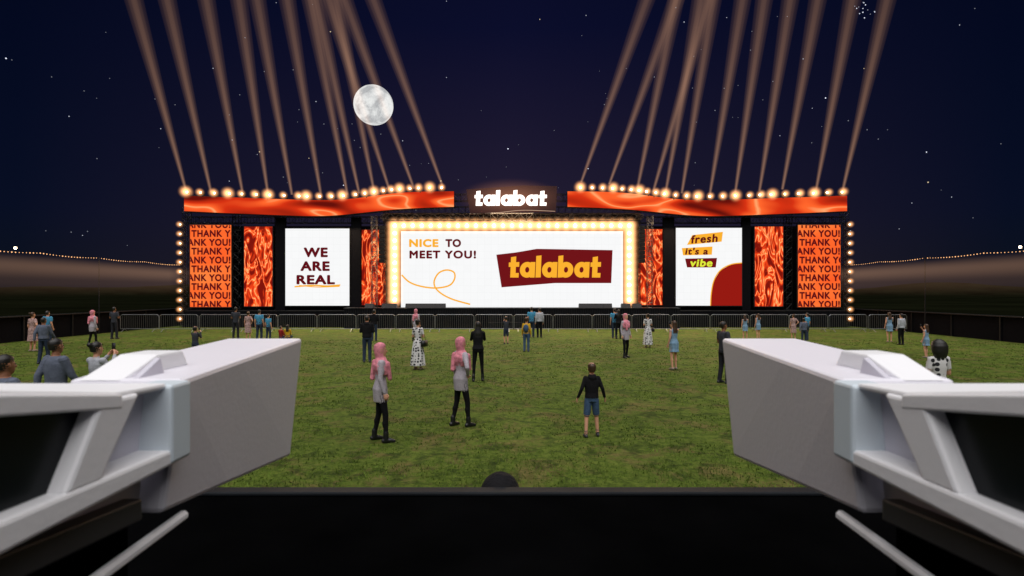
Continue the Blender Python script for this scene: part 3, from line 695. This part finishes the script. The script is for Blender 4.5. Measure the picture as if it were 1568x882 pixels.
    for s_ in(1,-1):
        st=stance*s_
        if sit:
            K=(s_*.26,.28,.17); A=(s_*-.05,.36,.07); Hh=(s_*.085,0,.10)
            F_.limb([Hh,K,A],[.09,.06,.045],'bottom'); F_.limb([A,(A[0]-s_*.12,A[1]+.03,.05)],[.04,.03],'shoe'); continue
        Hh=(s_*.082,0,.87); K=(s_*(.098+wide*.5),.025+st*.5,.475); A=(s_*(.100+wide),-.01+st,.10)
        if legs=='shorts':
            F_.limb([Hh,K,A],lw,'skin'); Km=Vector(Hh).lerp(Vector(K),.84); F_.limb([Hh,Km],[.094,.080],'bottom')
            F_.limb([(A[0],A[1],A[2]+.04),A],[.043,.045],'shoe')
        elif legs=='trouser': F_.limb([Hh,K,(A[0],A[1],.075)],lw,'bottom')
        else:
            F_.limb([Hh,K,A],lw,'bottom')
            cp=Vector(K).lerp(Vector(A),.35); F_.limb([cp+Vector((0,-.015,0)),cp+Vector((0,-.01,-.06))],[lw[1]*.93,lw[1]*.8],'bottom')
        if shoe=='boot': F_.limb([(A[0],A[1],.17),(A[0],A[1],.06)],[.048,.048],'shoe')
        F_.limb([(A[0],A[1]-.045,.042),(A[0]+s_*.008,A[1]+.06,.042),(A[0]+s_*.018,A[1]+.14,.028)],[.038,.042,.027],'shoe')
        F_.limb([(A[0],A[1]-.050,.016),(A[0]+s_*.018,A[1]+.15,.014)],[.016,.014],'shoe',10,2.2)
    if skirt:
        zb,fl=skirt; F_.stack([(zb,0,0,.13+fl,.11+fl),(.72,0,0,max(.155,.13+fl*.6),max(.122,.11+fl*.55)),(.93,0,-.012,.17,.125),(1.06,0,0,.127,.098)],'skirt',42,.10 if fl>.03 else .03)
    me=bpy.data.meshes.new('t'); me.from_pydata([tuple(q) for q in F_.v],[],F_.f); o=bpy.data.objects.new('t',me); scene.collection.objects.link(o)
    md=o.modifiers.new('r','REMESH'); md.mode='VOXEL'; md.voxel_size=.0105
    sm=o.modifiers.new('s','SMOOTH'); sm.iterations=3; sm.factor=.5
    bpy.context.view_layer.update()
    rm=bpy.data.meshes.new_from_object(o.evaluated_get(dg())); bpy.data.objects.remove(o); bpy.data.meshes.remove(me)
    kd=kdtree.KDTree(len(F_.v))
    for i,q in enumerate(F_.v): kd.insert(q,i)
    kd.balance()
    ti={t:i for i,t in enumerate(tags)}; idx=[ti[F_.t[kd.find(p.center)[1]]] for p in rm.polygons]
    if hair=='hijab':
        for i,p in enumerate(rm.polygons):
            c=p.center
            if abs(c.x)<.060 and c.y>.035 and 1.480+D<c.z<1.658+D: idx[i]=0
    vs=[tuple(q.co) for q in rm.vertices]; fs=[tuple(p.vertices) for p in rm.polygons]
    bpy.data.meshes.remove(rm)
    mb=MB(); mb.mats=list(mats)+[M_eye,M_lip]; mb.v=vs; mb.f=fs; mb.m=idx
    for pts,rr in fingers:
        for q in range(len(pts)-1): mb.tube(pts[q],pts[q+1],rr[q],skin,6,rr[q+1])
        mb.ball(pts[-1],rr[-1],skin,6,4)
    for s_ in(-1,1): mb.ball((s_*.03,.084*(1.08 if child else 1),1.598+D),.011,M_eye,8,6,(1.2,.6,.8))
    mb.ball((0,.086,1.528+D),.016,M_lip,8,6,(1.3,.35,.35))
    if pose in('phone','onephone'): mb.box(ph.x-.09 if pose=='phone' else ph.x-.04,ph.x-.01 if pose=='phone' else ph.x+.04,ph.y,ph.y+.01,ph.z-.03,ph.z+.12,M_black)
    if extra=='bag': mb.box(.19,.30,-.14,.14,.80,1.0,C['boot']); mb.tube((.24,-.1,1.0),(.16,-.03,1.42),.008,C['boot'],5); mb.tube((.24,.1,1.0),(.16,.03,1.42),.008,C['boot'],5)
    if extra=='pack': mb.ball((0,-.17,1.2),.15,C['denim'],12,8,(.95,.6,1.3))
    return mb.mesh(name,True)
T_={}
T_['hijab']=person_mesh('hijab',hair='hijab',top='greydress',bottom='leg',skirt=(.70,.01),skirtm='greydress',scarf='pink',stance=.08,wide=.03)
T_['hijab2']=person_mesh('hijab2',hair='hijab',top='greydress',bottom='leg',skirt=(.70,.01),skirtm='greydress',scarf='pink',pose='hip',stance=.09,wide=.03)
T_['hijabb']=person_mesh('hijabb',hair='hijab',top='black',bottom='leg',scarf='black')
T_['boy']=person_mesh('boy',fem=False,hair='short',hairm=HBR,top='black',bottom='denim',legs='shorts',shoe='sneak',pose='out',stance=.05,child=True,bulk=.012,extra='hood',wide=.05)
T_['boyy']=person_mesh('boyy',fem=False,hair='short',hairm=HBR,top='yellow',bottom='denim',legs='trouser',shoe='sneak',pose='relax',child=True,extra='pack')
T_['boyd']=person_mesh('boyd',fem=False,hair='short',top='grey',bottom='jean',legs='shorts',shoe='sneak',pose='phone',child=True)
T_['manb']=person_mesh('manb',fem=False,hair='short',top='black',bottom='jean',legs='trouser',pose='fold',bulk=.025,shoe='sneak',extra='hood')
T_['womb']=person_mesh('womb',hair='long',top='black',bottom='leg',legs='slim',pose='phone',bulk=.015,stance=.04,wide=.03)
T_['polka']=person_mesh('polka',hair='bun',top='polka',bottom='bare',skirt=(.14,.12),skirtm='polka',sleeve='short',shoe='shoe',pose='fold',extra='bag',legs='bare')
T_['polkab']=person_mesh('polkab',hair='big',top='polka',bottom='bare',skirt=(.3,.12),skirtm='polka',sleeve='short',shoe='shoe',pose='fold',legs='bare')
T_['denim']=person_mesh('denim',hair='long',hairm=HBR,top='lblue',bottom='bare',skirt=(.62,.04),skirtm='lblue',sleeve='none',legs='bare',shoe='shoe',pose='onephone',stance=.04)
T_['mang']=person_mesh('mang',fem=False,hair='short',top='grey',bottom='trou',legs='trouser',sleeve='short',pose='fold',shoe='sneak',stance=.05,skin=SKD)
T_['manblue']=person_mesh('manblue',fem=False,hair='short',top='blue',bottom='jean',legs='trouser',sleeve='short',pose='relax',shoe='sneak',stance=.05)
T_['mansuit']=person_mesh('mansuit',fem=False,hair='short',top='suit',bottom='jean',legs='trouser',pose='walk',shoe='sneak',bulk=.02,skin=SKD,stance=.08)
T_['manjk']=person_mesh('manjk',fem=False,hair='short',top='jacket',bottom='leg',legs='trouser',pose='relax',shoe='boot',bulk=.02)
T_['floral']=person_mesh('floral',hair='bun',hairm=HBR,top='floral',bottom='bare',skirt=(.45,.06),skirtm='floral',sleeve='short',legs='bare',shoe='shoe',pose='hip')
T_['wcam']=person_mesh('wcam',hair='bun',top='jacket',bottom='leg',pose='phone')
T_['sity']=person_mesh('sity',hair='long',top='yellow',bottom='jean',pose='sit',sit=True)
T_['sitd']=person_mesh('sitd',fem=False,hair='short',top='red',bottom='jean',pose='sit',sit=True)
NM={'hijab':'woman_in_headscarf','hijab2':'woman_in_headscarf','hijabb':'woman_in_black_headscarf','boy':'boy_in_hoodie','boyy':'boy_with_backpack','boyd':'boy_in_shorts','manb':'man_in_black_jacket','womb':'woman_in_black','polka':'woman_in_polka_dot_dress','polkab':'woman_in_polka_dot_dress','denim':'woman_in_denim_dress','mang':'man_in_grey_tshirt','manblue':'man_in_blue_shirt','mansuit':'man_in_grey_suit','manjk':'man_in_pale_jacket','floral':'woman_in_floral_dress','wcam':'woman_taking_photo','sity':'seated_woman','sitd':'seated_man'}
HT={'sity':.94,'sitd':.94,'boy':1.77,'boyy':1.77,'boyd':1.77}
def put(t,px,head,feet=None,rot=0,height=None):
    """rot degrees: 0 faces the stage, -90 faces right, 90 left"""
    if feet is not None:
        Y=H*F/(feet-HZ); hgt=(feet-head)*Y/F
    else:
        hgt=height; Y=(H-height)*F/(head-HZ)
    base=HT.get(t,1.72)
    link(T_[t],NM[t],None,(X(px,Y),Y,.002),math.radians(rot),hgt/base)
put('hijab',583,525,676,-68); put('hijab2',706,516,653,-50); put('boy',906,554,669,5)
put('manb',562,483,555,10); put('polka',640,489,566,-20); put('hijab',637,473,522,-20); put('womb',732,492,584,5)
put('boyd',775,484,527,15); put('boyy',806,485,539,-10); put('manblue',814,470,517,0); put('manjk',826,471,517,15)
put('manblue',941,472,518,-5); put('womb',947,474,519,10); put('hijab',958,480,548,-150); put('polka',992,480,532,0)
put('denim',1032,491,566,20); put('mang',1108,492,587,-75); put('denim',1141,482,521,-20); put('denim',1161,480,519,10)
put('floral',1215,481,520,-10); put('manblue',1236,479,521,30); put('mansuit',1231,487,527,-25)
put('denim',1362,478,524,-15); put('manjk',1380,480,528,10); put('denim',1418,496,548,20); put('polkab',1437,521,None,5,1.68)
put('floral',50,478,538,-10); put('mansuit',67,486,557,5); put('manblue',73,476,530,0); put('mansuit',86,518,None,-15,1.76); put('mansuit',8,543,None,-20,1.74)
put('wcam',148,523,None,-15,1.66); put('hijab',142,475,530,-15); put('mang',175,470,519,0); put('boyd',299,499,None,-5,1.3)
put('mang',361,470,519,0); put('floral',380,477,521,0); put('manblue',397,474,522,0); put('manblue',411,481,522,-20)
put('sity',440,497,520,20); put('sitd',430,499,520,-30); put('manb',573,474,522,0)
put('hijabb',766,727,None,0,1.72)

# ================================================================= CAMERA
cd=bpy.data.cameras.new('camera'); cam=bpy.data.objects.new('camera',cd); scene.collection.objects.link(cam)
cam.location=(0,0,H); cam.rotation_euler=(math.radians(90),0,0); cd.sensor_width=36; cd.lens=36*F/1568; cd.shift_y=(HZ-441)/1568
cd.clip_start=.05; cd.clip_end=6000; cd.dof.use_dof=True; cd.dof.focus_distance=34; cd.dof.aperture_fstop=5
scene.camera=cam
scene.view_settings.view_transform='Standard'; scene.view_settings.look='None'; scene.view_settings.exposure=0
